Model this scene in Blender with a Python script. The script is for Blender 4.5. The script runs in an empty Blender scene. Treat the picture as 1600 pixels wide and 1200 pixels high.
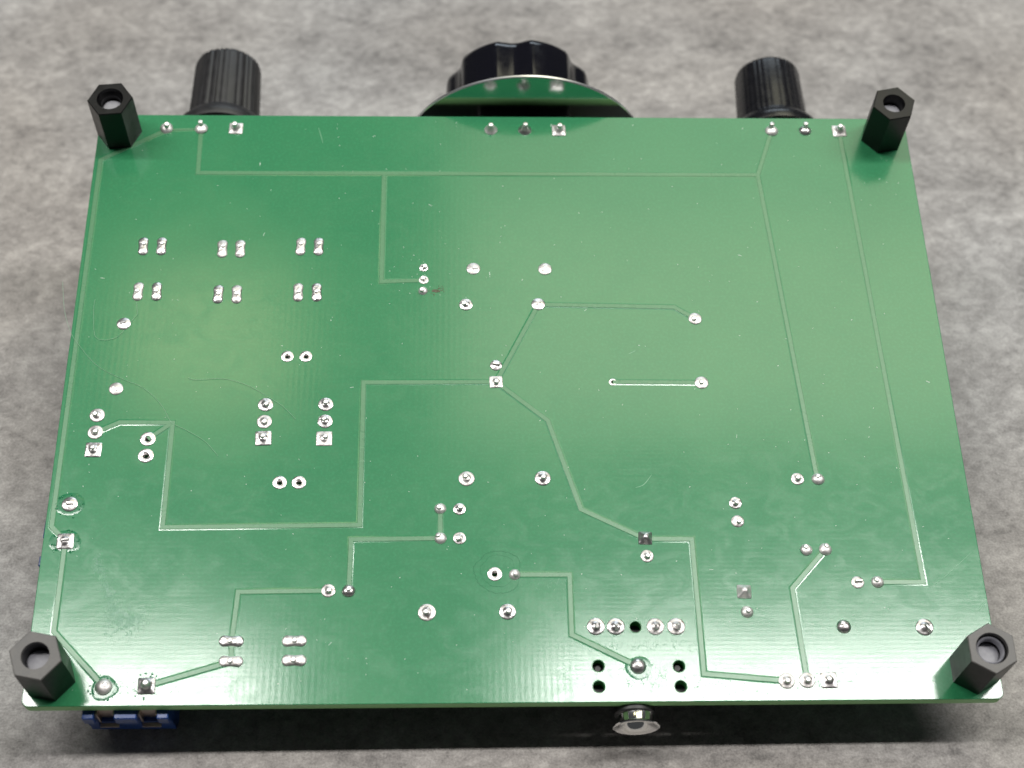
import bpy, bmesh, math, random
from mathutils import Vector, Matrix, Euler
random.seed(7)
SC = bpy.context.scene
COL = SC.collection
MM = 0.001
PI = math.pi

AMB = 0.055         # even light of the room
WEAVE = 1.4e-6      # height of the woven-glass relief
# ---------------------------------------------------------------- board pose, camera, world, lamps
TILT = Matrix.Rotation(math.radians(13.0), 4, 'X') @ Matrix.Rotation(math.radians(0.5), 4, 'Y')
BOARD_M = Matrix.Translation((0, 0, 0.0197)) @ TILT
cam_data = bpy.data.cameras.new('camera')
cam = bpy.data.objects.new('camera', cam_data)
COL.objects.link(cam)
CAM_ROT = Matrix.Rotation(-0.0185908, 4, 'Z') @ Matrix.Rotation(-0.0320343, 4, 'Y') @ Matrix.Rotation(0.5060683, 4, 'X')
cam.matrix_world = BOARD_M @ Matrix.Translation((-7.7806 * MM, -103.1753 * MM, 185.2223 * MM)) @ CAM_ROT
cam_data.sensor_width = 36.0
cam_data.lens = 2476.8 / 1600 * 36.0
cam_data.clip_start = 0.005
cam_data.clip_end = 20.0
cam_data.dof.use_dof = True
cam_data.dof.focus_distance = 0.206
cam_data.dof.aperture_fstop = 27.0
SC.camera = cam

W = bpy.data.worlds.new('World')
SC.world = W
W.use_nodes = True
bg = W.node_tree.nodes['Background']
bg.inputs['Color'].default_value = (0.93, 0.97, 1.0, 1)
bg.inputs['Strength'].default_value = AMB
SC.view_settings.view_transform = 'Standard'
SC.view_settings.look = 'None'
SC.view_settings.exposure = 0.0
SC.view_settings.gamma = 1.0

def area(name, x0, x1, y0, y1, z, radiance, color):
    l = bpy.data.lights.new(name, 'AREA')
    l.shape = 'RECTANGLE'
    l.size = x1 - x0
    l.size_y = y1 - y0
    l.color = color
    l.energy = radiance * PI * l.size * l.size_y
    o = bpy.data.objects.new(name, l)
    o.location = ((x0 + x1) / 2, (y0 + y1) / 2, z)
    COL.objects.link(o)
    return o
area('tube_lamp', 0.10, 1.60, 0.04, 0.11, 1.5, 70.0, (1.0, 0.985, 0.955))
area('tube_lamp', -1.60, -0.20, 0.04, 0.11, 1.5, 68.0, (1.0, 0.98, 0.945))
area('ceiling_light', 0.00, 0.90, 0.36, 0.62, 1.5, 3.8, (1.0, 0.95, 0.66))
area('ceiling_light', 0.00, 0.90, 0.62, 1.05, 1.5, 2.2, (1.0, 0.96, 0.72))
area('ceiling_light', -0.36, -0.17, 0.39, 0.56, 1.5, 4.8, (1.0, 0.93, 0.52))
win = area('window_light', -0.7, 0.7, -0.3, 0.3, 0.0, 4.5, (0.78, 0.90, 1.0))
win.location = (0.25, 2.1, 1.5)
win.rotation_euler = (math.radians(-56), 0, 0)

# ---------------------------------------------------------------- positions on the board (mm)
JOINTS=[
('r',-49.46,41.91,0.97,'dome'),('r',-44.42,41.94,0.97,'dome'),('s',-39.39,41.98,1.00,'tall'),('r',-2.24,41.99,0.95,'tall'),('r',2.74,42.02,0.97,'tall'),('s',7.72,41.93,1.00,'tall'),('r',39.19,42.08,0.98,'dome'),('r',44.20,42.17,0.92,'dome'),('s',49.24,42.08,1.02,'tall'),('v',-50.87,21.33,0.73,'pin'),('v',-48.35,21.34,0.73,'pin'),('v',-39.91,20.94,0.73,'pin'),('v',-37.43,20.95,0.73,'pin'),('v',-29.05,21.35,0.73,'pin'),('v',-26.56,21.35,0.73,'pin'),('v',-50.87,13.89,0.73,'pin'),('v',-48.35,13.89,0.73,'pin'),('v',-39.95,13.47,0.73,'pin'),('v',-37.43,13.47,0.73,'pin'),('v',-29.06,13.80,0.73,'pin'),('v',-26.52,13.80,0.73,'pin'),('r',-52.31,8.75,0.95,'scar'),('r',-52.33,-1.28,0.95,'scar'),('r',-54.38,-5.25,1.00,'pin'),('r',-54.36,-7.75,1.00,'pin'),('s',-54.33,-10.31,1.05,'pin'),('o',-47.48,-8.74,1.02,''),('o',-47.51,-11.16,1.02,''),('o',-30.04,3.65,0.85,''),('o',-27.56,3.65,0.85,''),('o',-30.09,-15.06,0.93,''),('o',-27.63,-15.06,0.93,''),('r',-32.53,-3.71,1.00,'pin'),('r',-32.55,-6.23,1.00,'pin'),('s',-32.54,-8.68,1.05,'pin'),('r',-24.62,-3.67,1.00,'pin'),('r',-24.61,-6.20,1.00,'pin'),('s',-24.64,-8.75,1.05,'pin'),('r',-11.88,17.87,0.62,'pin'),('r',-11.86,15.87,0.68,'pin'),('r',-11.94,14.03,0.66,'dome'),('r',-4.99,17.73,0.96,'scar'),('r',5.00,17.70,0.96,'scar'),('r',-6.04,11.86,0.93,'pin'),('r',3.91,11.93,0.96,'scar'),('r',25.42,9.63,0.92,'low'),('r',25.53,-0.42,0.95,'low'),('a',13.59,-0.32,0.53,''),('r',-2.04,2.26,0.82,'blade'),('s',-2.07,-0.30,0.88,'pin'),('r',-6.07,-14.59,1.05,'pin'),('r',3.78,-14.57,1.05,'pin'),('r',-9.45,-18.79,0.78,'dome'),('r',-6.99,-18.89,0.82,'pin'),('r',-9.43,-22.92,0.80,'dome'),('r',-7.00,-22.93,0.83,'pin'),('r',-23.30,-29.92,0.88,'pin'),('r',-20.77,-29.93,0.86,'dome'),('r',-11.06,-32.86,1.12,'pin'),('r',-1.09,-32.84,1.05,'pin'),('o',-2.61,-27.82,0.93,''),('r',-0.08,-27.92,0.75,'dome'),('r',-56.47,-18.02,1.03,'blade'),('s',-56.44,-23.13,1.05,'blade'),('r',-49.68,-42.03,1.06,'dome'),('s',-44.58,-41.99,1.05,'tall'),('r',9.78,-34.83,1.11,'vblade'),('r',12.24,-34.85,1.11,'vblade'),('h',14.69,-34.91,0.72,''),('r',17.16,-34.88,1.08,'vblade'),('r',19.74,-34.90,1.11,'vblade'),('h',9.87,-39.89,0.74,''),('h',9.83,-42.51,0.74,''),('h',19.74,-40.00,0.74,''),('h',19.79,-42.55,0.74,''),('r',14.68,-39.97,1.03,'dome'),('v',-34.84,-36.42,0.74,'pin'),('v',-34.71,-38.98,0.72,'pin'),('v',-27.19,-36.44,0.74,'pin'),('v',-27.11,-38.92,0.74,'pin'),('r',32.76,-41.97,1.00,'pin'),('r',35.28,-41.91,1.00,'pin'),('s',37.95,-41.93,1.00,'pin'),('s',16.59,-23.04,0.88,'heap'),('r',16.69,-25.50,0.84,'pin'),('r',28.56,-18.17,0.84,'pin'),('r',28.63,-20.74,0.84,'low'),('r',36.99,-14.77,0.86,'pin'),('r',39.67,-14.78,0.86,'dome'),('r',37.08,-24.72,0.82,'dome'),('r',39.54,-24.69,0.86,'dome'),('r',43.08,-29.20,0.82,'blade'),('r',45.61,-29.17,0.82,'dome'),('s',28.59,-30.36,0.90,'heap'),('r',28.70,-33.07,0.80,'dome'),('r',40.59,-35.04,0.92,'dome'),('r',50.72,-35.19,1.10,'bent'),]
TRACES=[
[(-49.44,41.68),(-44.46,41.89)],
[(-49.44,41.68),(-58.36,36.20),(-58.39,-21.11),(-56.44,-23.13)],
[(-56.44,-23.13),(-56.44,-35.04),(-49.68,-42.03)],
[(-44.58,-41.99),(-34.70,-39.02)],
[(-23.30,-29.92),(-34.44,-30.02),(-34.80,-36.34),(-34.70,-39.02)],
[(-20.77,-29.93),(-20.70,-23.04),(-9.43,-22.92)],
[(-9.45,-18.83),(-9.43,-22.92)],
[(-44.45,41.71),(-44.28,34.01),(36.39,34.03),(39.57,-14.55)],
[(36.39,34.03),(39.18,42.02)],
[(-17.71,33.92),(-17.69,15.59),(-11.86,15.81)],
[(49.23,41.97),(51.47,-29.20),(45.61,-29.17)],
[(3.91,11.88),(22.63,11.49),(25.42,9.63)],
[(3.91,11.88),(-2.07,-0.30)],
[(-2.07,-0.30),(-19.73,-0.34),(-19.67,-21.06),(-44.49,-21.26),(-44.46,-6.35),(-51.36,-6.29),(-54.35,-7.79)],
[(-44.46,-6.35),(-47.48,-8.74)],
[(-2.07,-0.30),(4.70,-6.11),(8.59,-19.00),(16.58,-23.13)],
[(16.58,-23.13),(22.55,-23.20),(22.72,-41.00),(32.76,-41.97)],
[(13.59,-0.32),(25.53,-0.42)],
[(-0.04,-27.92),(6.79,-27.96),(6.77,-35.89),(14.64,-39.97)],
[(39.55,-24.65),(34.73,-29.92),(35.28,-41.91)]]
HAIR1=[(-61.30,15.51),(-60.49,10.87),(-59.46,7.84),(-58.49,6.13),(-55.36,2.37),(-51.76,0.22),(-49.56,-0.75),(-47.77,-2.01),(-45.91,-4.12),(-44.63,-6.31),(-42.71,-7.44),(-40.09,-9.13),(-38.21,-11.27)]
HAIR2=[(-50.97,12.22),(-50.62,10.37),(-50.76,9.97),(-51.36,9.05),(-52.77,6.84),(-53.90,6.24),(-54.91,6.14),(-55.82,6.63),(-56.21,7.84),(-56.59,11.39),(-56.55,12.62)]
HAIR3=[(-43.01,0.41),(-42.05,0.02),(-39.10,0.21),(-37.40,0.02),(-34.80,-0.96),(-32.61,-2.31),(-30.42,-3.86),(-28.48,-5.86)]
SCR=[(15.77,-15.94),(16.87,-15.49),(17.95,-14.11)]
SCR2=[(52.34,-29.94),(55.12,-27.79),(58.43,-25.01)]
SCR3=[(57.76,-33.22),(59.08,-31.61)]
SCR4=[(15.94,4.05),(16.92,4.55)]
SCR5=[(-27.40,42.17),(-26.64,39.38)]
RESID=[(-5.25,-26.77),(-3.62,-25.13),(-2.41,-24.70),(-0.79,-24.97),(0.56,-26.02),(0.42,-28.95),(-0.48,-29.97),(-1.61,-30.39),(-3.28,-30.12),(-4.62,-29.09),(-5.10,-27.89)]
STAIN=[(-50.88,-32.02),(-50.21,-31.02),(-46.63,-31.63),(-45.15,-33.30),(-45.31,-34.95),(-47.36,-36.17),(-48.83,-35.34),(-50.28,-34.10)]
BURN=[(-11.14,14.04),(-9.38,14.87),(-9.73,13.31)]
STANDOFFS=[(-56.06,41.05),(55.41,41.06),(-56.18,-40.79),(55.98,-40.73)]
# ---------------------------------------------------------------- materials
def mat(name, base=(0.5, 0.5, 0.5), rough=0.5, metal=0.0, ior=1.5, spec=0.5):
    m = bpy.data.materials.new(name)
    m.use_nodes = True
    b = m.node_tree.nodes['Principled BSDF']
    b.inputs['Base Color'].default_value = (*base, 1)
    b.inputs['Roughness'].default_value = rough
    b.inputs['Metallic'].default_value = metal
    b.inputs['IOR'].default_value = ior
    b.inputs['Specular IOR Level'].default_value = spec
    return m

class NT:
    def __init__(s, m):
        s.t = m.node_tree; s.b = s.t.nodes['Principled BSDF']
        s.co = s.n('ShaderNodeTexCoord').outputs['Object']
    def n(s, ty, **kw):
        nd = s.t.nodes.new(ty)
        for k, v in kw.items():
            setattr(nd, k, v)
        return nd
    def link(s, a, b): s.t.links.new(a, b)
    def mapping(s, scale=(1, 1, 1), rot=(0, 0, 0)):
        m = s.n('ShaderNodeMapping')
        m.inputs['Scale'].default_value = scale
        m.inputs['Rotation'].default_value = rot
        s.link(s.co, m.inputs['Vector'])
        return m.outputs['Vector']
    def noise(s, vec, scale, detail=4, rough=0.55, dist=0.0):
        n = s.n('ShaderNodeTexNoise')
        n.inputs['Scale'].default_value = scale
        n.inputs['Detail'].default_value = detail
        n.inputs['Roughness'].default_value = rough
        n.inputs['Distortion'].default_value = dist
        s.link(vec, n.inputs['Vector'])
        return n.outputs['Fac']
    def ramp(s, fac, stops):
        r = s.n('ShaderNodeValToRGB')
        els = r.color_ramp.elements
        while len(els) < len(stops): els.new(0.5)
        for e, (p, c) in zip(els, stops):
            e.position = p
            e.color = (c, c, c, 1) if isinstance(c, (int, float)) else (*c, 1)
        s.link(fac, r.inputs['Fac'])
        return r.outputs['Color']
    def math(s, op, a, b=None, c=None):
        m = s.n('ShaderNodeMath', operation=op)
        for i, v in enumerate((a, b, c)):
            if v is None: continue
            if isinstance(v, (int, float)): m.inputs[i].default_value = v
            else: s.link(v, m.inputs[i])
        return m.outputs[0]
    def mix(s, fac, a, b, blend='MIX'):
        m = s.n('ShaderNodeMix', data_type='RGBA', blend_type=blend)
        for sock, v in ((m.inputs[0], fac), (m.inputs[6], a), (m.inputs[7], b)):
            if isinstance(v, (int, float)): sock.default_value = v if sock == m.inputs[0] else (v, v, v, 1)
            elif isinstance(v, tuple): sock.default_value = (*v, 1)
            else: s.link(v, sock)
        return m.outputs[2]
    def bump(s, h, dist, strength=1.0, normal=None):
        b = s.n('ShaderNodeBump')
        b.inputs['Distance'].default_value = dist
        b.inputs['Strength'].default_value = strength
        s.link(h, b.inputs['Height'])
        if normal is not None: s.link(normal, b.inputs['Normal'])
        return b.outputs['Normal']
    def out(s, **kw):
        names = dict(base='Base Color', rough='Roughness', normal='Normal', metal='Metallic')
        for k, v in kw.items(): s.link(v, s.b.inputs[names[k]])

def mask_material(name, base, tint, rough, flow=0.0):
    """glossy solder mask over woven glass: faint weave relief, soft flow marks"""
    m = mat(name, base, rough)
    t = NT(m)
    t.b.inputs['Coat Weight'].default_value = 0.40
    t.b.inputs['Coat Roughness'].default_value = 0.44
    wx = t.n('ShaderNodeTexWave', wave_type='BANDS', bands_direction='X', wave_profile='SIN')
    wy = t.n('ShaderNodeTexWave', wave_type='BANDS', bands_direction='Y', wave_profile='SIN')
    for w, pitch in ((wx, 0.00078), (wy, 0.00060)):
        w.inputs['Scale'].default_value = (2 * PI) / 20 / pitch
        w.inputs['Distortion'].default_value = 0.8
        w.inputs['Detail'].default_value = 1.5
        w.inputs['Detail Scale'].default_value = 0.35
        t.link(t.co, w.inputs['Vector'])
    weave = t.math('ADD', wx.outputs['Fac'], t.math('MULTIPLY', wy.outputs['Fac'], 0.6))
    fade = t.noise(t.co, 45, 2)
    patch = t.noise(t.co, 330, 3, 0.6)
    weave = t.math('MULTIPLY', weave, t.math('MULTIPLY', t.ramp(fade, [(0.3, 0.4), (0.7, 1.0)]), t.ramp(patch, [(0.3, 0.3), (0.7, 1.0)])))
    big = t.noise(t.mapping((0.8, 1.0, 1.0), (0, 0, 0.25)), 120, 3, 0.5, 0.8)
    n1 = t.bump(weave, WEAVE)
    n2 = t.bump(big, 0.6e-5, 1.0, n1)
    fine = t.noise(t.co, 5200, 2)
    n3 = t.bump(fine, 9.0e-7, 1.0, n2)
    blot = t.noise(t.co, 60, 5, 0.6, 0.6)
    smear = t.noise(t.mapping((0.8, 1.2, 1), (0, 0, 0.5)), 260, 5, 0.65, 1.5)
    col = t.mix(t.ramp(blot, [(0.3, 0.0), (0.75, 1.0)]), base, tint)
    spk = t.noise(t.co, 2600, 1)
    col = t.mix(t.ramp(spk, [(0.45, 0.0), (0.75, 0.22)]), col, tuple(min(1, c * 1.7 + 0.01) for c in base))
    r = t.math('ADD', t.math('MULTIPLY', t.ramp(smear, [(0.45, 0.0), (0.75, 1.0)]), 0.05), rough - 0.02)
    r = t.math('ADD', r, t.math('MULTIPLY', blot, 0.05))
    t.out(base=col, rough=r, normal=n3)
    return m

M_MASK = mask_material('green_solder_mask', (0.016, 0.180, 0.072), (0.026, 0.200, 0.080), 0.13)
M_TRACE = mask_material('green_mask_over_copper', (0.056, 0.200, 0.092), (0.070, 0.215, 0.102), 0.27)
M_EDGE = mat('board_edge_resin', (0.15, 0.40, 0.13), 0.45)
_t = NT(M_EDGE)
_e = _t.noise(_t.mapping((1, 1, 8)), 900, 3)
_t.out(base=_t.mix(_e, (0.20, 0.48, 0.17), (0.34, 0.64, 0.28)))

def tin_material(name, base, rough, dirt, bumpd):
    m = mat(name, base, rough, 1.0)
    t = NT(m)
    oi = t.n('ShaderNodeObjectInfo')
    vec = t.n('ShaderNodeVectorMath', operation='ADD')
    t.link(t.co, vec.inputs[0])
    sc = t.n('ShaderNodeVectorMath', operation='SCALE')
    t.link(oi.outputs['Location'], sc.inputs[0]); sc.inputs['Scale'].default_value = 7.0
    t.link(sc.outputs[0], vec.inputs[1])
    v = vec.outputs[0]
    d = t.noise(v, 1500, 4, 0.65, 0.8)
    col = t.mix(t.ramp(d, [(dirt, 0.0), (dirt + 0.12, 1.0)]), base, (0.16, 0.12, 0.10))
    r = t.math('ADD', t.math('MULTIPLY', t.noise(v, 2200, 3), 0.28), rough - 0.12)
    n = t.bump(t.noise(v, 1300, 2, 0.5, 0.4), bumpd)
    t.out(base=col, rough=r, normal=n)
    return m
M_TIN = tin_material('bright_solder', (0.68, 0.65, 0.65), 0.31, 0.62, 8.0e-5)
M_TIN2 = tin_material('dull_solder', (0.66, 0.63, 0.62), 0.42, 0.60, 9.0e-5)
M_TIN3 = tin_material('satin_solder', (0.86, 0.83, 0.82), 0.50, 0.64, 6.0e-5)
M_PIN = tin_material('tinned_pin', (0.88, 0.85, 0.84), 0.42, 0.70, 2.0e-5)
M_DARK = mat('dark_hole_wall', (0.04, 0.20, 0.06), 0.5)

def plastic(name, base, rough, bumpscale=3000, bumpd=4e-6, tint=None):
    m = mat(name, base, rough)
    t = NT(m)
    f = t.noise(t.co, bumpscale, 3)
    s = t.noise(t.mapping((1, 1, 1), (0, 0, 0.5)), 700, 4, 0.6)
    t.out(normal=t.bump(f, bumpd), rough=t.math('ADD', t.math('MULTIPLY', s, 0.25), rough - 0.12))
    if tint: t.out(base=t.mix(t.ramp(s, [(0.35, 0.0), (0.7, 1.0)]), base, tint))
    return m
M_NYLON = plastic('black_nylon', (0.003, 0.003, 0.0035), 0.36)
M_NYLON.node_tree.nodes['Principled BSDF'].inputs['Specular IOR Level'].default_value = 0.3
M_NYLON_LAMPLIT = plastic('lamplit_rough_nylon', (0.055, 0.053, 0.052), 0.45, 2600, 1.6e-5, (0.11, 0.105, 0.10))  # rough front standoff tops, lamp reflection painted in as a lighter grey
M_SCREW = plastic('grey_screw_tip', (0.26, 0.26, 0.29), 0.45, 1800, 1.5e-5, (0.19, 0.19, 0.22))
M_SCREW_LAMPLIT = plastic('lamplit_screw_tip', (0.34, 0.34, 0.37), 0.45, 1800, 1.5e-5, (0.26, 0.26, 0.29))  # same screw tips at the rear, lamp shine put into a paler colour
M_KNOB_MATT = plastic('matt_black_rubber', (0.009, 0.009, 0.010), 0.46, 2200, 8e-6, (0.017, 0.016, 0.018))
M_KNOB_GLOSS = plastic('glossy_black_plastic', (0.006, 0.006, 0.008), 0.27, 1500, 3e-6)
M_DIAL = plastic('polished_black_plastic', (0.004, 0.004, 0.007), 0.14, 900, 1e-6)
M_BLACK = plastic('black_housing', (0.012, 0.012, 0.013), 0.45)
M_PLATE = mat('polished_metal_plate', (0.50, 0.51, 0.51), 0.15, 1.0)
M_RIM = mat('bright_plate_rim', (0.85, 0.86, 0.88), 0.30, 1.0)
M_CHROME = mat('chrome', (0.88, 0.88, 0.87), 0.11, 1.0)
M_BLUE = plastic('blue_nylon', (0.006, 0.036, 0.16), 0.34, 2500, 6e-6, (0.009, 0.046, 0.20))
M_COPPER = mat('brown_contact_metal', (0.55, 0.46, 0.41), 0.34, 1.0)
M_GREYMETAL = mat('dull_steel_can', (0.35, 0.35, 0.36), 0.35, 1.0)
M_HAIR = mat('pale_fibre', (0.30, 0.52, 0.36), 0.6)
M_DUST = mat('white_dust', (0.62, 0.74, 0.66), 0.7)
M_SCR = mat('scuffed_mask', (0.16, 0.36, 0.22), 0.45)
M_FLUX = mat('dried_flux', (0.020, 0.17, 0.075), 0.18)
M_STAIN = mat('whitish_flux_stain', (0.02, 0.17, 0.085), 0.30)
_t = NT(M_STAIN)
_n = _t.noise(_t.co, 900, 5, 0.65, 1.2)
_t.out(base=_t.mix(_t.ramp(_n, [(0.48, 0.0), (0.68, 1.0)]), (0.03, 0.20, 0.10), (0.16, 0.36, 0.22)), rough=_t.ramp(_n, [(0.4, 0.20), (0.6, 0.45)]), normal=_t.bump(_n, 2.0e-5))
M_BURN = mat('brown_burnt_flux', (0.075, 0.07, 0.035), 0.5)

def stone_material():
    m = mat('grey_stone', (0.3, 0.29, 0.28), 0.62)
    t = NT(m)
    v = t.mapping((0.9, 1.12, 1.0), (0, 0, math.radians(-40)))
    a = t.noise(v, 38, 5, 0.6, 0.4)
    b = t.noise(v, 210, 6, 0.62, 0.7)
    c = t.noise(v, 680, 5, 0.62, 0.5)
    d = t.noise(t.co, 3200, 3, 0.6)
    h = t.math('ADD', t.math('MULTIPLY', a, 0.32), t.math('MULTIPLY', b, 0.35))
    h = t.math('ADD', h, t.math('MULTIPLY', c, 0.33))
    h2 = t.math('ADD', h, t.math('MULTIPLY', t.math('SUBTRACT', d, 0.5), 0.30))
    col = t.ramp(h2, [(0.35, (0.110, 0.106, 0.105)), (0.46, (0.218, 0.211, 0.209)), (0.54, (0.295, 0.288, 0.285)), (0.66, (0.44, 0.431, 0.427))])
    warm = t.noise(t.co, 9, 2)
    col = t.mix(t.ramp(warm, [(0.4, 0.0), (0.6, 1.0)]), col, t.mix(1.0, col, (1.0, 0.955, 0.91), 'MULTIPLY'))
    spot = t.noise(t.mapping((1, 1, 1), (0, 0, 1.0)), 70, 4, 0.7)
    col = t.mix(t.ramp(spot, [(0.66, 0.0), (0.78, 0.55)]), col, (0.075, 0.066, 0.058))
    n = t.bump(t.math('ADD', t.math('MULTIPLY', c, 1.0), t.math('MULTIPLY', d, 0.35)), 2.8e-4, 0.6)
    t.out(base=col, normal=n)
    return m
M_STONE = stone_material()

# ---------------------------------------------------------------- mesh helpers (millimetres in, metres out)
def mesh(name, verts, faces, mats, fm=None, smooth=False, sharp=None):
    me = bpy.data.meshes.new(name)
    me.from_pydata([(x * MM, y * MM, z * MM) for x, y, z in verts], [], faces)
    bm = bmesh.new(); bm.from_mesh(me)
    if fm:
        bm.faces.ensure_lookup_table()
        for f, i in zip(bm.faces, fm): f.material_index = i
    bmesh.ops.remove_doubles(bm, verts=bm.verts, dist=2e-7)
    bmesh.ops.recalc_face_normals(bm, faces=bm.faces)
    if smooth:
        lim = math.radians(sharp or 40)
        for f in bm.faces: f.smooth = True
        for e in bm.edges:
            if len(e.link_faces) == 2 and e.calc_face_angle(0) > lim: e.smooth = False
    bm.to_mesh(me); bm.free()
    for m in (mats if isinstance(mats, (list, tuple)) else [mats]): me.materials.append(m)
    return me

def put(name, me, parent=None, loc=(0, 0, 0), rot=(0, 0, 0), scale=1.0):
    o = bpy.data.objects.new(name, me)
    o.location = [c * MM for c in loc]
    o.rotation_euler = rot
    o.scale = (scale,) * 3 if isinstance(scale, (int, float)) else scale
    o.parent = parent
    COL.objects.link(o)
    return o

class B:
    """collects shapes in mm"""
    def __init__(s): s.v = []; s.f = []; s.m = []
    def add(s, v, f, m=0, M=None):
        k = len(s.v)
        s.v += [tuple(M @ Vector(p)) if M else tuple(p) for p in v]
        s.f += [tuple(i + k for i in q) for q in f]
        s.m += [m] * len(f)
        return s
    def box(s, x0, x1, y0, y1, z0, z1, m=0, c=0.0, M=None):
        if c <= 0:
            v = [(x, y, z) for z in (z0, z1) for x, y in ((x0, y0), (x1, y0), (x1, y1), (x0, y1))]
            f = [(0, 3, 2, 1), (4, 5, 6, 7)] + [(i, (i + 1) % 4, (i + 1) % 4 + 4, i + 4) for i in range(4)]
            return s.add(v, f, m, M)
        def ring(i, z): return [(x0 + i + 0, y0 + i + c * (i == 0), z), (x0 + i + c * (i == 0), y0 + i, z), (x1 - i - c * (i == 0), y0 + i, z), (x1 - i, y0 + i + c * (i == 0), z),
                                (x1 - i, y1 - i - c * (i == 0), z), (x1 - i - c * (i == 0), y1 - i, z), (x0 + i + c * (i == 0), y1 - i, z), (x0 + i, y1 - i - c * (i == 0), z)]
        def r2(z):  # inset ring
            return [(x0 + c, y0 + c * 1.6, z), (x0 + c * 1.6, y0 + c, z), (x1 - c * 1.6, y0 + c, z), (x1 - c, y0 + c * 1.6, z),
                    (x1 - c, y1 - c * 1.6, z), (x1 - c * 1.6, y1 - c, z), (x0 + c * 1.6, y1 - c, z), (x0 + c, y1 - c * 1.6, z)]
        return s.loft([r2(z0), ring(0, z0 + c), ring(0, z1 - c), r2(z1)], True, True, m, M)
    def loft(s, rings, cap0=False, cap1=False, m=0, M=None):
        n = len(rings[0]); v = [p for r in rings for p in r]; f = []
        for k in range(len(rings) - 1):
            for i in range(n):
                j = (i + 1) % n
                f.append((k * n + i, k * n + j, (k + 1) * n + j, (k + 1) * n + i))
        if cap0: f.append(tuple(range(n))[::-1])
        if cap1: f.append(tuple((len(rings) - 1) * n + i for i in range(n)))
        return s.add(v, f, m, M)
    def lathe(s, prof, n=24, m=0, M=None, cap0=False, cap1=False, shape=None):
        rings = []
        for r, z in prof:
            rings.append([((r * (shape(2 * PI * i / n, z) if shape else 1)) * math.cos(2 * PI * i / n),
                           (r * (shape(2 * PI * i / n, z) if shape else 1)) * math.sin(2 * PI * i / n), z) for i in range(n)])
        return s.loft(rings, cap0, cap1, m, M)
    def tube(s, pts, r, n=6, m=0):
        P = [Vector(p) for p in pts]; rings = []
        for i, p in enumerate(P):
            d = (P[min(i + 1, len(P) - 1)] - P[max(i - 1, 0)]).normalized()
            a = d.cross(Vector((0, 0, 1)))
            a = a.normalized() if a.length > 1e-4 else Vector((1, 0, 0))
            b = d.cross(a).normalized()
            rings.append([tuple(p + (a * math.cos(2 * PI * k / n) + b * math.sin(2 * PI * k / n)) * r) for k in range(n)])
        return s.loft(rings, True, True, m)
    def mesh(s, name, mats, smooth=False, sharp=None): return mesh(name, s.v, s.f, mats, s.m, smooth, sharp)

def smoothpts(pts, k=6):
    P = [Vector((*p, 0)) for p in pts]; out = []
    for i in range(len(P) - 1):
        p0, p1, p2, p3 = P[max(i - 1, 0)], P[i], P[i + 1], P[min(i + 2, len(P) - 1)]
        for j in range(k):
            t = j / k
            out.append(0.5 * (2 * p1 + (p2 - p0) * t + (2 * p0 - 5 * p1 + 4 * p2 - p3) * t * t + (3 * p1 - p0 - 3 * p2 + p3) * t ** 3))
    out.append(P[-1])
    return [(p.x, p.y) for p in out]

# ---------------------------------------------------------------- the stone surface
b = B().box(-900, 900, -700, 1100, -20, 0)
stone = put('stone_surface', b.mesh('stone_surface', M_STONE))
stone['kind'] = 'structure'
stone['label'] = 'mottled matt grey stone surface under the circuit board'

# ---------------------------------------------------------------- the board
HW, HD, TH = 59.22, 44.45, 1.6
board = bpy.data.objects.new('circuit_board', None)
board.empty_display_size = 0.02
COL.objects.link(board)
board.matrix_world = BOARD_M
board['label'] = 'green circuit board lying face down on grey stone, solder side and four black standoffs up'
board['category'] = 'circuit board'

HOLE_R = {'o': 0.36, 'h': 1.0, 'a': 0.42}
def panel_mesh():
    cu = bpy.data.curves.new('panel', 'CURVE')
    cu.dimensions = '2D'; cu.fill_mode = 'BOTH'
    cu.extrude = (TH / 2 - 0.09) * MM; cu.bevel_depth = 0.09 * MM; cu.bevel_resolution = 2; cu.offset = -0.09 * MM
    def spl(pts):
        sp = cu.splines.new('POLY'); sp.points.add(len(pts) - 1); sp.use_cyclic_u = True
        for q, (x, y) in zip(sp.points, pts): q.co = (x * MM, y * MM, 0, 1)
    out = []; cr = 0.9
    for cx, cy, a0 in ((HW - cr, HD - cr, 0), (-HW + cr, HD - cr, 90), (-HW + cr, -HD + cr, 180), (HW - cr, -HD + cr, 270)):
        for k in range(7):
            a = math.radians(a0 + 15 * k); out.append((cx + cr * math.cos(a), cy + cr * math.sin(a)))
    spl(out)
    for k, x, y, r, st in JOINTS:
        if k in HOLE_R:
            hr = r * HOLE_R[k] + 0.0
            spl([(x + hr * math.cos(2 * PI * i / 24), y + hr * math.sin(2 * PI * i / 24)) for i in range(24)][::-1])
    tmp = bpy.data.objects.new('panel_source', cu); COL.objects.link(tmp)
    dg = bpy.context.evaluated_depsgraph_get()
    me = bpy.data.meshes.new_from_object(tmp.evaluated_get(dg))
    bpy.data.objects.remove(tmp); bpy.data.curves.remove(cu)
    me.name = 'panel'
    me.materials.clear(); me.materials.append(M_MASK); me.materials.append(M_EDGE); me.materials.append(M_DARK)
    for p in me.polygons:
        n = p.normal; c = p.center
        if abs(n.z) < 0.5:
            p.material_index = 1 if (abs(abs(c.x) - HW * MM) < 0.0012 or abs(abs(c.y) - HD * MM) < 0.0012) else 2
        else: p.material_index = 0
    return me
panel = put('panel', panel_mesh(), board, (0, 0, -TH / 2))

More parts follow.
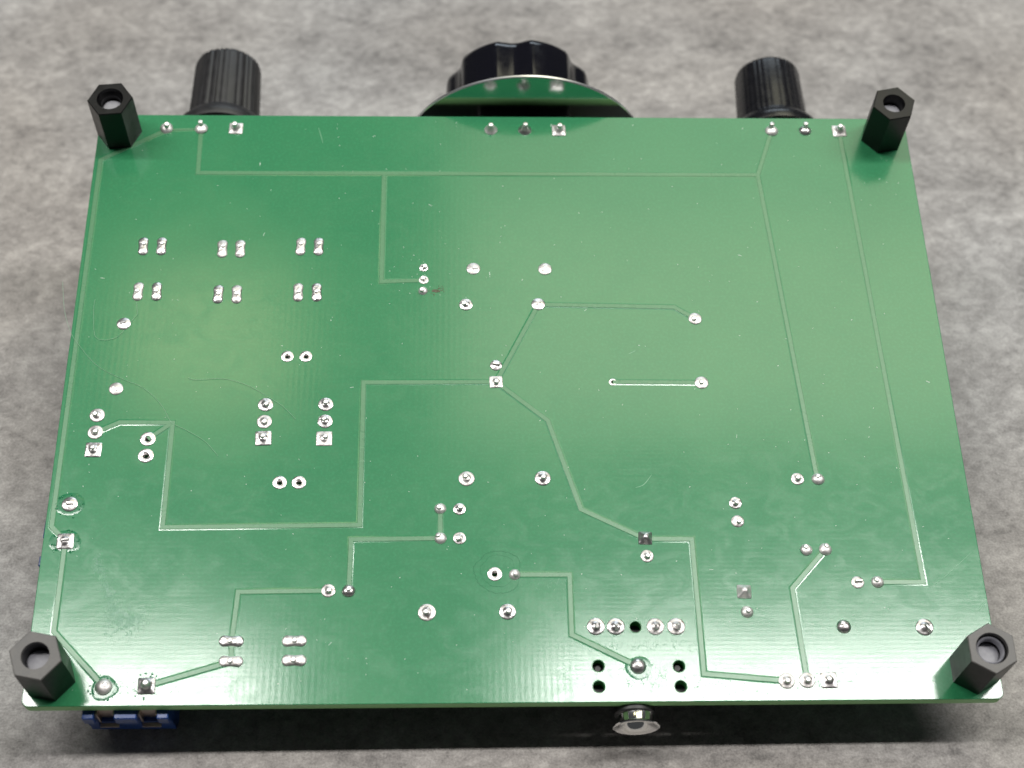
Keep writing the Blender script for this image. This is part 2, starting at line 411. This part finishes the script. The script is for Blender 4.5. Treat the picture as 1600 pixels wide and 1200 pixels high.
# traces: copper tracks raised under the mask
def trace_mesh(pts, w=0.62, h=0.055):
    P = [Vector(p).to_2d() for p in pts]; rings = []
    def off(i, d):
        a = (P[i] - P[i - 1]).normalized() if i > 0 else None
        c = (P[i + 1] - P[i]).normalized() if i < len(P) - 1 else None
        if a is None: n = Vector((-c.y, c.x)); k = 1
        elif c is None: n = Vector((-a.y, a.x)); k = 1
        else:
            n = Vector((-a.y, a.x)) + Vector((-c.y, c.x)); n.normalize()
            k = 1 / max(0.4, n.dot(Vector((-a.y, a.x))))
        return P[i] + n * d * k
    hp = [(w / 2 + 0.24, -0.006), (w / 2 + 0.11, 0.004), (w / 2 + 0.015, 0.016), (w / 2 - 0.045, h)]
    prof = hp + [(-d, z) for d, z in hp[::-1]]
    for i in range(len(P)):
        r = []
        for d, z in prof:
            q = off(i, d); r.append((q.x, q.y, z))
        rings.append(r)
    b = B()
    for k in range(len(prof) - 1):
        v = [r[k] for r in rings] + [r[k + 1] for r in rings]; n = len(rings)
        b.add(v, [(j, j + 1, n + j + 1, n + j) for j in range(n - 1)], 1 if 2 <= k <= 4 else 0)
    return b
for i, pts in enumerate(TRACES):
    c = Vector(pts[0])
    rel = [(x - c.x, y - c.y) for x, y in pts]
    put('trace', trace_mesh(rel, 0.42 if i == 0 else 0.62, 0.050 + 0.004 * (i % 3)).mesh('trace', [M_MASK, M_TRACE], True, 20), board, (c.x, c.y, 0))

# ---------------------------------------------------------------- solder joints
def wob(seed, amp):
    rd = random.Random(seed); k = [(rd.uniform(-1, 1) * amp / (j + 1), rd.uniform(0, 6.28), j + 1) for j in range(1, 4)]
    return lambda a, z: 1 + sum(m * math.sin(n * a + p) for m, p, n in k)
def joint_round(seed, style):
    s = wob(seed, 0.035)
    if style == 'dome':
        prof = [(1.0, -0.02), (1.0, 0.03), (0.96, 0.08), (0.90, 0.18), (0.80, 0.30), (0.66, 0.41), (0.47, 0.51), (0.28, 0.58), (0.06, 0.60)]
    elif style in ('scar', 'low', 'blade'):
        prof = [(1.0, -0.02), (1.0, 0.04), (0.95, 0.08), (0.75, 0.14), (0.5, 0.20), (0.28, 0.25), (0.08, 0.27)]
    elif style == 'tall':
        prof = [(1.0, -0.02), (1.0, 0.05), (0.93, 0.12), (0.74, 0.30), (0.56, 0.56), (0.44, 0.86), (0.34, 1.05), (0.10, 1.12)]
    else:
        prof = [(1.0, -0.02), (1.0, 0.05), (0.96, 0.085), (0.80, 0.115), (0.62, 0.15), (0.47, 0.21), (0.38, 0.30), (0.05, 0.36)]
    return B().lathe(prof, 28, cap1=True, shape=s)
def joint_square(seed, style):
    n = 28; rd = random.Random(seed)
    def sq(a, k):   # k: 0 round .. 1 square
        q = 1 / max(abs(math.cos(a)), abs(math.sin(a))); q = min(q, 1.36)
        return 1 + (q - 1) * k
    if style == 'heap': prof = [(1.0, -0.02, 1), (1.0, 0.06, 1), (0.94, 0.12, 1), (0.80, 0.26, .9), (0.66, 0.44, .6), (0.48, 0.66, .3), (0.30, 0.86, 0), (0.05, 0.92, 0)]
    elif style == 'tall': prof = [(1.0, -0.02, 1), (1.0, 0.05, 1), (0.95, 0.10, 1), (0.74, 0.18, .7), (0.54, 0.32, .2), (0.43, 0.55, 0), (0.34, 0.72, 0), (0.06, 0.80, 0)]
    else: prof = [(1.0, -0.02, 1), (1.0, 0.05, 1), (0.95, 0.09, 1), (0.78, 0.12, .8), (0.60, 0.16, .3), (0.47, 0.22, 0), (0.38, 0.31, 0), (0.05, 0.36, 0)]
    rings = [[(r * sq(2 * PI * (i + .5) / n, k) * math.cos(2 * PI * (i + .5) / n), r * sq(2 * PI * (i + .5) / n, k) * math.sin(2 * PI * (i + .5) / n), z) for i in range(n)] for r, z, k in prof]
    return B().loft(rings, False, True)
def joint_oval(seed, off):
    # stadium 1 wide (radius 1) and 1.85 half-long, solder mounds at both ends with a saddle at the pin
    n = 32; s = wob(seed, 0.03); L = 1.05
    def rim(k, z, zs):
        r = []
        for i in range(n):
            a = 2 * PI * i / n; x = k * math.cos(a) * s(a, 0); y = k * math.sin(a) * s(a, 0) + (L if math.sin(a) > 0 else -L) * (0.35 + 0.65 * k if k < 1 else 1)
            if abs(math.sin(a)) < 1e-6: y = 0; x *= 0.84
            zz = z * (1.0 + zs * (0.35 if y < 0 else -0.05) * min(1, abs(y)))
            r.append((x, y, zz))
        return r
    return B().loft([rim(1, -0.03, 0), rim(1, 0.06, 0), rim(0.95, 0.12, 0.2), rim(0.82, 0.22, 0.4), rim(0.60, 0.31, 0.6), rim(0.3, 0.37, 0.7), rim(0.06, 0.39, 0.7)], False, True)
def joint_ring(): return B().lathe([(0.355, -0.9), (0.355, 0.02), (0.44, 0.07), (0.72, 0.085), (0.95, 0.07), (1.0, 0.04), (1.0, -0.02)], 32)
def hole_ring(): return B().lathe([(1.0, -0.4), (1.0, 0.004), (1.04, 0.016), (1.10, 0.014), (1.16, -0.01)], 32)
def via_ring(): return B().lathe([(0.42, -1.5), (0.42, 0.03), (0.55, 0.10), (0.92, 0.09), (1.0, 0.05), (1.0, -0.03)], 24)
def pin_mesh(h, r=0.30):
    r *= 1.12
    return B().lathe([(r, -0.05), (r, h - 0.07), (r * 0.84, h), (r * 0.5, h + 0.015), (0.02, h + 0.02)], 14, cap1=True)
def blade_mesh(h, w=0.5, d=0.17):
    return B().box(-w, w, -d, d, 0.0, h, c=0.06)

MESHES = {}
def get(kind, style, var):
    key = (kind, style, var)
    if key not in MESHES:
        mt = M_TIN if var % 3 else M_TIN2
        if style in ('dome', 'heap', 'tall'): mt = M_TIN if var == 2 else M_TIN3
        if kind == 'r': me = joint_round(var * 11 + len(style), style).mesh('solder_joint', mt, True, 60)
        elif kind == 's': me = joint_square(var, style).mesh('solder_joint', mt, True, 50)
        elif kind in 'vw': me = joint_oval(var + 40, 0).mesh('solder_joint', mt, True, 60)
        elif kind == 'o': me = joint_ring().mesh('solder_ring', M_TIN, True, 60)
        elif kind == 'a': me = via_ring().mesh('via', M_TIN, True, 60)
        else: me = hole_ring().mesh('hole_rim', M_TRACE, True, 50)
        MESHES[key] = me
    return MESHES[key]
P_SHORT = pin_mesh(0.48).mesh('pin', M_PIN, True, 50)
P_MID = pin_mesh(0.66).mesh('pin', M_PIN, True, 50)
P_LONG = pin_mesh(1.35, 0.32).mesh('pin', M_PIN, True, 50)
P_BLADE = blade_mesh(0.55).mesh('pin', M_PIN)
P_VBLADE = blade_mesh(1.25, 0.17, 0.36).mesh('pin', M_PIN)
P_SCAR = blade_mesh(0.36, 0.42, 0.16).mesh('pin', M_PIN)
P_BENT = B().tube([(0.0, 0.2, 0.1), (0.05, 0.18, 0.5), (0.2, -0.05, 0.62), (0.42, -0.5, 0.55), (0.55, -0.75, 0.38)], 0.17, 8).mesh('pin', M_PIN, True, 50)
rj = random.Random(3)
for i, (k, x, y, r, st) in enumerate(JOINTS):
    var = rj.randrange(4)
    if k == 'h':
        put('hole_rim', get(k, st, 0), board, (x, y, 0), scale=r); continue
    if k in 'oa':
        put('solder_ring' if k == 'o' else 'via', get(k, st, 0), board, (x, y, 0), (0, 0, rj.uniform(0, 6)), scale=r); continue
    rz = rj.uniform(0, 6.28) if k == 'r' else rj.uniform(-0.05, 0.05)
    vert = k
    if k == 'v' and y < -25: rz += PI / 2
    lean = (0, 0)
    if st == 'dome': lean = (rj.uniform(-0.12, 0.12), rj.uniform(-0.12, 0.12))
    o = put('solder_joint', get(k, st, var), board, (x, y, 0), (lean[0], lean[1], rz), scale=r)
    inv = -rz
    def pin(me, dx, dy, tx, ty, tz):
        c, s = math.cos(inv), math.sin(inv)
        p = put('pin', me, o, ((dx * c - dy * s) / r, (dx * s + dy * c) / r, 0), (0, 0, 0), 1 / r)
        p.rotation_euler = (Matrix.Rotation(inv, 3, 'Z') @ Euler((tx, ty, tz)).to_matrix()).to_euler()
    j = lambda a: rj.uniform(-a, a)
    if k == 'v':
        if y < -25: pin(P_SHORT, j(.12), 0.0, j(.1), j(.1), 0)
        else: pin(P_SHORT, j(.08), 0.35 if y > 18 else 0.02, j(.1), j(.1), 0)
    elif st == 'pin': pin(P_MID if r > 0.75 else P_SHORT, j(.18), j(.16), j(.16), j(.16), 0)
    elif st == 'tall': pin(P_LONG, j(.05), 0.05, j(.1), j(.1), 0)
    elif st == 'dome': pin(P_LONG if y > 35 else P_MID, j(.2), 0.1 + j(.1), j(.3), j(.3), 0)
    elif st == 'heap': pin(P_MID, j(.1), 0.12, j(.1), j(.1), 0)
    elif st == 'blade': pin(P_BLADE, j(.08), 0.03, j(.2), j(.2), j(.2))
    elif st == 'vblade': pin(P_VBLADE, j(.1), 0.08, 0.35 + j(.2), j(.2), j(.15))
    elif st == 'scar': pin(P_SCAR, j(.2), j(.15), j(.25), j(.25), j(1.2))
    elif st == 'low': pin(P_SHORT, j(.15), j(.15), j(.2), j(.2), 0)
    elif st == 'bent': pin(P_BENT, 0, 0, 0, 0, 0)

# ---------------------------------------------------------------- standoffs
def hexring(af, z, rot):
    R = af / math.sqrt(3)
    return [(R * math.cos(rot + PI / 3 * i), R * math.sin(rot + PI / 3 * i), z) for i in range(6)]
def hex24(af, z, rot, n=24):
    out = []
    for i in range(n):
        a = 2 * PI * i / n
        w = (a + PI / 6) % (PI / 3) - PI / 6      # angle from the nearest corner ...
        w = ((a) % (PI / 3)) - PI / 6
        R = (af / 2) / math.cos(w)
        out.append((R * math.cos(a + rot), R * math.sin(a + rot), z))
    return out
def circ(r, z, n=24, rot=0): return [(r * math.cos(2 * PI * i / n + rot), r * math.sin(2 * PI * i / n + rot), z) for i in range(n)]
SO = [(0.10, 1.85, 1.4, 0), (0.21, 1.60, 1.45, 0), (-0.20, 1.66, 1.55, 1), (0.52, 1.95, 1.6, 1)]
for i, ((x, y), (rot, r0, r1, front_pair)) in enumerate(zip(STANDOFFS, SO)):
    H = 7.8; AF = 5.5
    b = B()
    b.loft([hex24(AF, 0.012, rot), hex24(AF, H - 0.12, rot)], True, False)
    b.loft([hex24(AF, H - 0.12, rot), hex24(AF - 0.2, H, rot), circ(r0, H, rot=rot), circ(r0 - 0.05, H - 0.55, rot=rot)], m=1)
    if i == 1: b.loft([circ(r0 - 0.05, H - 0.55, rot=rot), circ(r1, H - 0.95, rot=rot), circ(r1, 1.0, rot=rot)], m=0)
    else: b.loft([circ(r0 - 0.05, H - 0.55, rot=rot), circ(r1, H - 1.0, rot=rot), circ(r1, 1.0, rot=rot)], m=0)
    s = put('standoff', b.mesh('standoff', [M_NYLON, M_NYLON_LAMPLIT if front_pair else M_NYLON], True, 25), board, (x, y, 0))
    zt = H - (2.2 if front_pair else 1.9)
    bs = B().lathe([(r1 - 0.02, 0.8), (r1 - 0.02, zt - 0.18), (r1 - 0.22, zt), (0.03, zt + 0.03)], 24, cap1=True)
    put('screw', bs.mesh('screw', M_SCREW if front_pair else M_SCREW_LAMPLIT, True, 40), s)
    if i == 3:
        br = B().lathe([(1.88, 6.2), (1.80, 6.95), (1.62, 7.15), (1.45, 6.98), (1.40, 6.2)], 28)
        put('bushing', br.mesh('bushing', M_SCREW, True, 50), s)

# ---------------------------------------------------------------- potentiometers with fluted knobs
def frame_y(x, y, z, rot=0.0):   # local z axis -> board +y
    return Matrix.Translation((x, y, z)) @ Matrix.Rotation(-PI / 2, 4, 'X') @ Matrix.Rotation(rot, 4, 'Z')
def pot(x, rot, mk, Lk, dep=1.0):
    b = B().box(-6, 6, 34.0, 43.2, -21.5, -TH - 0.05, c=0.4)
    b.lathe([(3.4, 0), (3.4, 5.5), (3.0, 5.8)], 24, cap1=True, M=frame_y(0, 43.2, -16))
    b.lathe([(2.95, 5.7), (2.95, 10.5)], 20, cap1=True, M=frame_y(0, 43.2, -16))
    p = put('potentiometer', b.mesh('potentiometer', M_GREYMETAL, True, 30), board, (x, 0, 0))
    k = B()
    def flute(a, z):
        u = (a * 6 / (2 * PI)) % 1.0            # six wide faces, each edged by a pair of narrow grooves
        g = 1.0
        for c, wd, dp in ((0.0, 0.055, 0.06), (0.14, 0.05, 0.045), (0.30, 0.04, 0.02), (0.62, 0.05, 0.02), (0.84, 0.05, 0.045), (1.0, 0.055, 0.06)):
            d = abs(u - c)
            if d < wd: g -= dep * dp * (1 - (d / wd) ** 2)
        return g
    # z from the skirt (near the board) to the free end
    k.lathe([(6.9, 0.6), (7.5, 0.8), (7.6, 1.6), (7.2, 2.6), (6.3, 3.7), (5.7, 4.3)], 96, cap0=True)
    k.lathe([(5.70, 2.6), (5.66, 3.4), (5.45, 8.0), (5.25, Lk - 1.1), (5.05, Lk - 0.45), (4.6, Lk - 0.08), (3.9, Lk)], 192, cap1=True, shape=flute)
    put('knob', k.mesh('knob', mk, True, 50), p, (0, 51.0, -16), (-PI / 2, 0, 0)).rotation_euler = (Matrix.Rotation(-PI / 2, 3, 'X') @ Matrix.Rotation(rot, 3, 'Z')).to_euler()
    return p
pot(-44.1, 0.35, M_KNOB_MATT, 16.1)
pot(43.5, 0.0, M_KNOB_GLOSS, 15.1, 0.4)

# rotary encoder: polished round plate and scalloped dial
b = B().box(-7, 7, 34, 43.8, -19, -TH - 0.05, c=0.4)
b.lathe([(3.4, 0), (3.4, 2.3)], 24, cap1=True, M=frame_y(0, 43.8, -12.0))
enc = put('rotary_encoder', b.mesh('rotary_encoder', M_BLACK, True, 30), board, (2.9, 0, 0))
pl = B()
PR, PY = 18.6, 46.2
pl.lathe([(0.05, 0), (PR - 0.12, 0)], 128, m=0, cap0=True)
pl.lathe([(PR - 0.12, 0), (PR, 0.10), (PR, 0.40), (PR - 0.15, 0.5)], 128, m=1)
pl.lathe([(PR - 0.15, 0.5), (0.05, 0.5)], 128, m=1, cap1=True)
dp = put('round_plate', pl.mesh('round_plate', [M_PLATE, M_RIM], True, 30), enc, (0.2, PY, -11.75))
dp.rotation_euler = (-PI / 2, 0, 0)
def lobes(a, z):
    u = (a * 6 / (2 * PI) + 0.0) % 1.0
    d = abs(u - 0.5)                            # 0 at the middle of a lobe, 0.5 mid-scoop
    if d < 0.25: return 1.0
    t = (d - 0.25) / 0.25
    return 1.0 - 0.085 * math.sin(t * PI / 2) ** 1.4
k = B().lathe([(11.0, 0), (11.3, 0.25), (11.3, 10.9), (11.15, 11.7), (10.8, 12.2), (10.0, 12.5)], 216, cap0=True, cap1=True, shape=lobes)
dial = put('dial_knob', k.mesh('dial_knob', M_DIAL, True, 40), enc, (-0.45, 48.2, -12.0))
dial.rotation_euler = (Matrix.Rotation(-PI / 2, 3, 'X') @ Matrix.Rotation(math.radians(25), 3, 'Z')).to_euler()

# ---------------------------------------------------------------- blue screw terminals
def terminal(name_loc, rz):
    # local: front towards -y at y = 0, 10.3 wide, body from the board down to z = -10.1
    b = B()
    w = 5.15; zt = -TH - 0.05; zb = -9.3
    b.box(-w, w, 1.6, 8.0, zb + 2.2, zt, c=0.15)                    # core
    b.box(-w, w, 0.75, 1.7, zb + 1.0, zb + 4.0, c=0.1)              # lower front
    for x0, x1 in ((-w, -3.75), (-1.35, 1.35), (3.75, w)):          # ledges between the wire mouths
        b.box(x0, x1, 0.0, 1.9, -3.6, zt, c=0.12)
        b.box(x0, x1, 0.55, 1.8, -6.2, -3.5, c=0.1)
    b.add([(-w, 0.75, zb + 1.1), (w, 0.75, zb + 1.1), (w, 1.9, zb), (-w, 1.9, zb), (-w, 0.9, zb + 3.4), (w, 0.9, zb + 3.4), (w, 7.4, zb + 0.4), (-w, 7.4, zb + 0.4), (w, 7.9, zb + 3), (-w, 7.9, zb + 3)],
          [(0, 1, 2, 3), (0, 4, 5, 1), (3, 2, 6, 7), (7, 6, 8, 9), (4, 9, 8, 5), (0, 3, 7, 9, 4), (1, 5, 8, 6, 2)])
    t = put('terminal_block', b.mesh('terminal_block', M_BLUE), board, name_loc, (0, 0, rz))
    for cx in (-2.55, 2.55):
        c = B()
        c.box(-1.15, 1.15, 0.25, 1.5, -5.9, -5.6)
        c.box(-1.15, -0.95, 0.75, 1.5, -5.6, -2.2)
        c.box(0.95, 1.15, 0.75, 1.5, -5.6, -2.2)
        c.box(-0.95, 0.95, 1.35, 1.5, -5.6, -2.2)
        put('contact', c.mesh('contact', M_COPPER), t, (cx, 0, 0))
    return t
terminal((-47.15, -45.5, 0), 0.0)
terminal((-59.75, -20.6, 0), -PI / 2 - 0.03)

# ---------------------------------------------------------------- headphone jack
b = B().box(-7.2, 7.2, 1.5, 15.5, -6.8, -TH - 0.05, c=0.3)
for hx, hy in ((-4.9, 4.6), (-4.9, 7.4), (4.9, 4.6), (4.9, 7.4), (-0.1, 12.6)):
    b.lathe([(0.5, -TH - 0.3), (0.5, -1.05), (0.35, -0.9)], 14, cap1=True, M=Matrix.Translation((hx, hy, 0)))
b.lathe([(2.55, -1.5), (2.55, 1.35), (2.45, 1.5), (2.2, 1.55)], 32, cap1=True, M=Matrix.Translation((-0.45, 0.9, -3.15)) @ Matrix.Rotation(PI / 2, 4, 'X'))
jk = put('headphone_jack', b.mesh('headphone_jack', M_BLACK, True, 30), board, (14.75, -44.55, 0))
c = B().lathe([(2.3, 0), (2.3, 1.2), (2.36, 1.32), (2.82, 1.52), (2.92, 1.62), (2.88, 1.74), (2.72, 1.80), (2.25, 1.60), (1.8, 1.25), (1.5, 0.8), (1.4, 0.3), (0.05, 0.2)], 64)
bar = put('barrel', c.mesh('barrel', M_CHROME, True, 40), jk, (-0.3, -0.40, -3.15))
bar.rotation_euler = (PI / 2, 0, 0)

# ---------------------------------------------------------------- marks on the mask
def strip(pts, w, z=0.012, h=0.01):
    P = smoothpts(pts, 4); rings = []
    for i, (x, y) in enumerate(P):
        a = Vector(P[min(i + 1, len(P) - 1)]) - Vector(P[max(0, i - 1)]); a.normalize()
        ww = w * (0.35 + 0.65 * math.sin(PI * (i + .5) / len(P)))
        rings.append([(x - a.y * ww, y + a.x * ww, z - h), (x, y, z), (x + a.y * ww, y - a.x * ww, z - h)])
    return B().loft(rings, False, False)
for pts, w in ((SCR, 0.05), (SCR2, 0.045), (SCR3, 0.05), (SCR4, 0.05), (SCR5, 0.04)):
    put('scratch', strip(pts, w).mesh('scratch', M_SCR), board)
rr = random.Random(12)
def wobble_loop(pts, amp):
    P = smoothpts(pts + [pts[0]], 8)
    return [(x + rr.uniform(-amp, amp), y + rr.uniform(-amp, amp)) for x, y in P[:-1]]
loop = wobble_loop(RESID, 0.10)
cxr = sum(p[0] for p in RESID) / len(RESID); cyr = sum(p[1] for p in RESID) / len(RESID)
loop2 = wobble_loop([(cxr + (x - cxr) * 0.72, cyr + (y - cyr) * 0.75 + 0.2) for x, y in RESID], 0.08)
put('flux_ring', B().tube([(x, y, -0.02) for x, y in loop2 + loop2[:1]], 0.035, 6).mesh('flux_ring', M_FLUX, True, 60), board)
put('flux_ring', B().tube([(x, y, -0.02) for x, y in loop + loop[:1]], 0.045, 6).mesh('flux_ring', M_FLUX, True, 60), board)
# thin dried flux films: uneven low sheets
def film(cx, cy, rx, ry, seed, h=0.004, n=40):
    s = wob(seed, 0.22); rd = random.Random(seed); rings = []
    for k, z in ((1.0, -0.004), (0.96, h), (0.7, h * 0.6), (0.4, h * 0.9), (0.1, h * 0.7)):
        rings.append([(cx + k * rx * s(2 * PI * i / n, 0) * math.cos(2 * PI * i / n) + rd.uniform(-.05, .05) * k, cy + k * ry * s(2 * PI * i / n, 0) * math.sin(2 * PI * i / n) + rd.uniform(-.05, .05) * k, z + rd.uniform(0, .006) * (k < 1)) for i in range(n)])
    return B().loft(rings, False, True)
STX = [p[0] for p in STAIN]; STY = [p[1] for p in STAIN]
JP = {}
films = []
fb = B(); rs = random.Random(21)
def clear(x, y): return all((q[1] - x) ** 2 + (q[2] - y) ** 2 > (q[3] + 0.25) ** 2 for q in JOINTS) and abs(x) < 58.5 and abs(y) < 44.0
sx0 = sum(STX) / len(STX); sy0 = sum(STY) / len(STY)
for i in range(900):
    if i < 560: px = rs.gauss(sx0, 1.35); py = rs.gauss(sy0, 0.95)
    else:
        t_ = rs.random(); px = sx0 - 1.2 - 3.2 * t_ + rs.gauss(0, 0.35); py = sy0 + 0.8 + 7.5 * t_ + rs.gauss(0, 0.5)
    a0 = rs.uniform(0, 6.28); L_ = rs.uniform(0.05, 0.22); w_ = rs.uniform(0.015, 0.05)
    if clear(px, py): fb.box(-L_, L_, -w_, w_, -0.01, rs.uniform(0.004, 0.016), M=Matrix.Translation((px, py, 0)) @ Matrix.Rotation(a0, 4, 'Z'))
for cx, cy, ex, ey, n in ((14.6, -40.6, 1.6, 0.9, 120), (17.5, -42.2, 3.0, 0.9, 170), (25.0, -42.0, 3.5, 0.7, 90), (36.0, -42.2, 2.6, 0.7, 120), (14.0, -37.4, 4.2, 0.35, 130), (28.2, -33.4, 1.6, 0.7, 40), (40.5, -35.0, 1.3, 0.7, 30), (-47.5, -42.6, 2.8, 0.6, 120), (4.4, -29.0, 1.6, 0.8, 40), (40, -42.3, 6.0, 0.9, 60)):
    for i in range(n):
        a0 = rs.uniform(0, 6.28); L_ = abs(rs.gauss(0.04, 0.09)) + 0.03; w_ = rs.uniform(0.012, 0.045)
        px = rs.gauss(cx, ex); py = rs.gauss(cy, ey)
        if clear(px, py): fb.box(-L_, L_, -w_, w_, -0.01, rs.uniform(0.003, 0.012), M=Matrix.Translation((px, py, 0)) @ Matrix.Rotation(a0, 4, 'Z'))
fs = put('flux_flakes', fb.mesh('flux_flakes', M_STAIN), board); fs['kind'] = 'stuff'
for i in (len(JOINTS) - 1,):
    pass
def near(x, y): return min(((q[1] - x) ** 2 + (q[2] - y) ** 2, q[1], q[2]) for q in JOINTS)[1:]
for k, x, y, r, st in JOINTS:
    if st == 'blade' and x < -40: films.append((x, y, 1.9, 1.7, int(x * 7 + y)))
    if st == 'dome' and y < -35 and x < 20: films.append((x + .1, y - .2, 1.7, 1.5, int(x * 5 + y)))
for cx, cy, rx, ry, sd in films:
    put('flux_film', film(0, 0, rx, ry, abs(sd) + 2).mesh('flux_film', M_FLUX, True, 60), board, (cx, cy, 0))
# droplets of flux around the hand-soldered terminal joints
bd = B()
for k, x, y, r, st in JOINTS:
    if x < -40 and y < -15:
        for i in range(26):
            a = rr.uniform(0, 6.28); d = r + rr.uniform(0.12, 0.75)
            s_ = rr.uniform(0.05, 0.16)
            bd.lathe([(s_, -0.01), (s_ * 0.8, s_ * 0.5), (s_ * 0.1, s_ * 0.75)], 7, cap1=True, M=Matrix.Translation((x + d * math.cos(a), y + d * math.sin(a) - 0.2, 0)))
fd = put('flux_droplets', bd.mesh('flux_droplets', M_FLUX, True, 70), board); fd['kind'] = 'stuff'
# burnt spot beside the three small joints
bb = B()
bx = sum(p[0] for p in BURN) / 3; by = sum(p[1] for p in BURN) / 3
for i in range(45):
    px = rr.gauss(bx, 0.5); py = rr.gauss(by, 0.28) + (px - bx) * 0.35
    s_ = rr.uniform(0.04, 0.12)
    bb.lathe([(s_, -0.01), (s_ * 0.7, s_ * 0.22), (s_ * 0.1, s_ * 0.26)], 7, cap1=True, M=Matrix.Translation((px, py, 0)))
bb.add(*[(lambda f_: f_.v)(film(bx - 0.1, by, 0.55, 0.24, 77, 0.01)), film(bx - 0.1, by, 0.55, 0.24, 77, 0.01).f])
bo = put('burn_mark', bb.mesh('burn_mark', M_BURN, True, 70), board); bo['kind'] = 'stuff'
# dust specks
ds = B()
for i in range(360):
    x = rr.uniform(-58, 58); y = rr.uniform(-43.5, 43.5)
    if rr.random() < 0.07: x = rr.gauss(-13.5, 3); y = rr.gauss(18, 3)
    a = rr.uniform(0, 6.28); l = abs(rr.gauss(0.035, 0.03)) + 0.02; w = rr.uniform(0.018, 0.036)
    if rr.random() < 0.06: l += 0.2
    ds.box(-l, l, -w, w, -0.002, 0.03, M=Matrix.Translation((x, y, 0)) @ Matrix.Rotation(a, 4, 'Z'))
do = put('dust_specks', ds.mesh('dust_specks', M_DUST), board); do['kind'] = 'stuff'

# ---------------------------------------------------------------- loose hairs
def hair(pts, label, lift=0.0, drop=False):
    P = smoothpts(pts, 6)
    c = BOARD_M @ Vector((P[len(P) // 2][0] * MM, P[len(P) // 2][1] * MM, 0))
    q = []
    for i, (x, y) in enumerate(P):
        t = i / (len(P) - 1)
        z = 0.05 + 0.12 * math.sin(t * 9) ** 2
        w = BOARD_M @ Vector((x * MM, y * MM, z * MM))
        q.append(tuple((w - c) / MM))
    o = put('hair', B().tube(q, 0.018, 6).mesh('hair', M_HAIR, True, 80), None, tuple(c / MM))
    o['label'] = label; o['category'] = 'hair'; o['group'] = 'loose hairs on the circuit board'
hair(HAIR1, 'long pale hair sweeping over the left edge of the green board')
hair(HAIR2, 'short hooked pale hair looping through one round solder joint near the left edge')
hair(HAIR3, 'faint pale hair arching above the left three-pin header row')
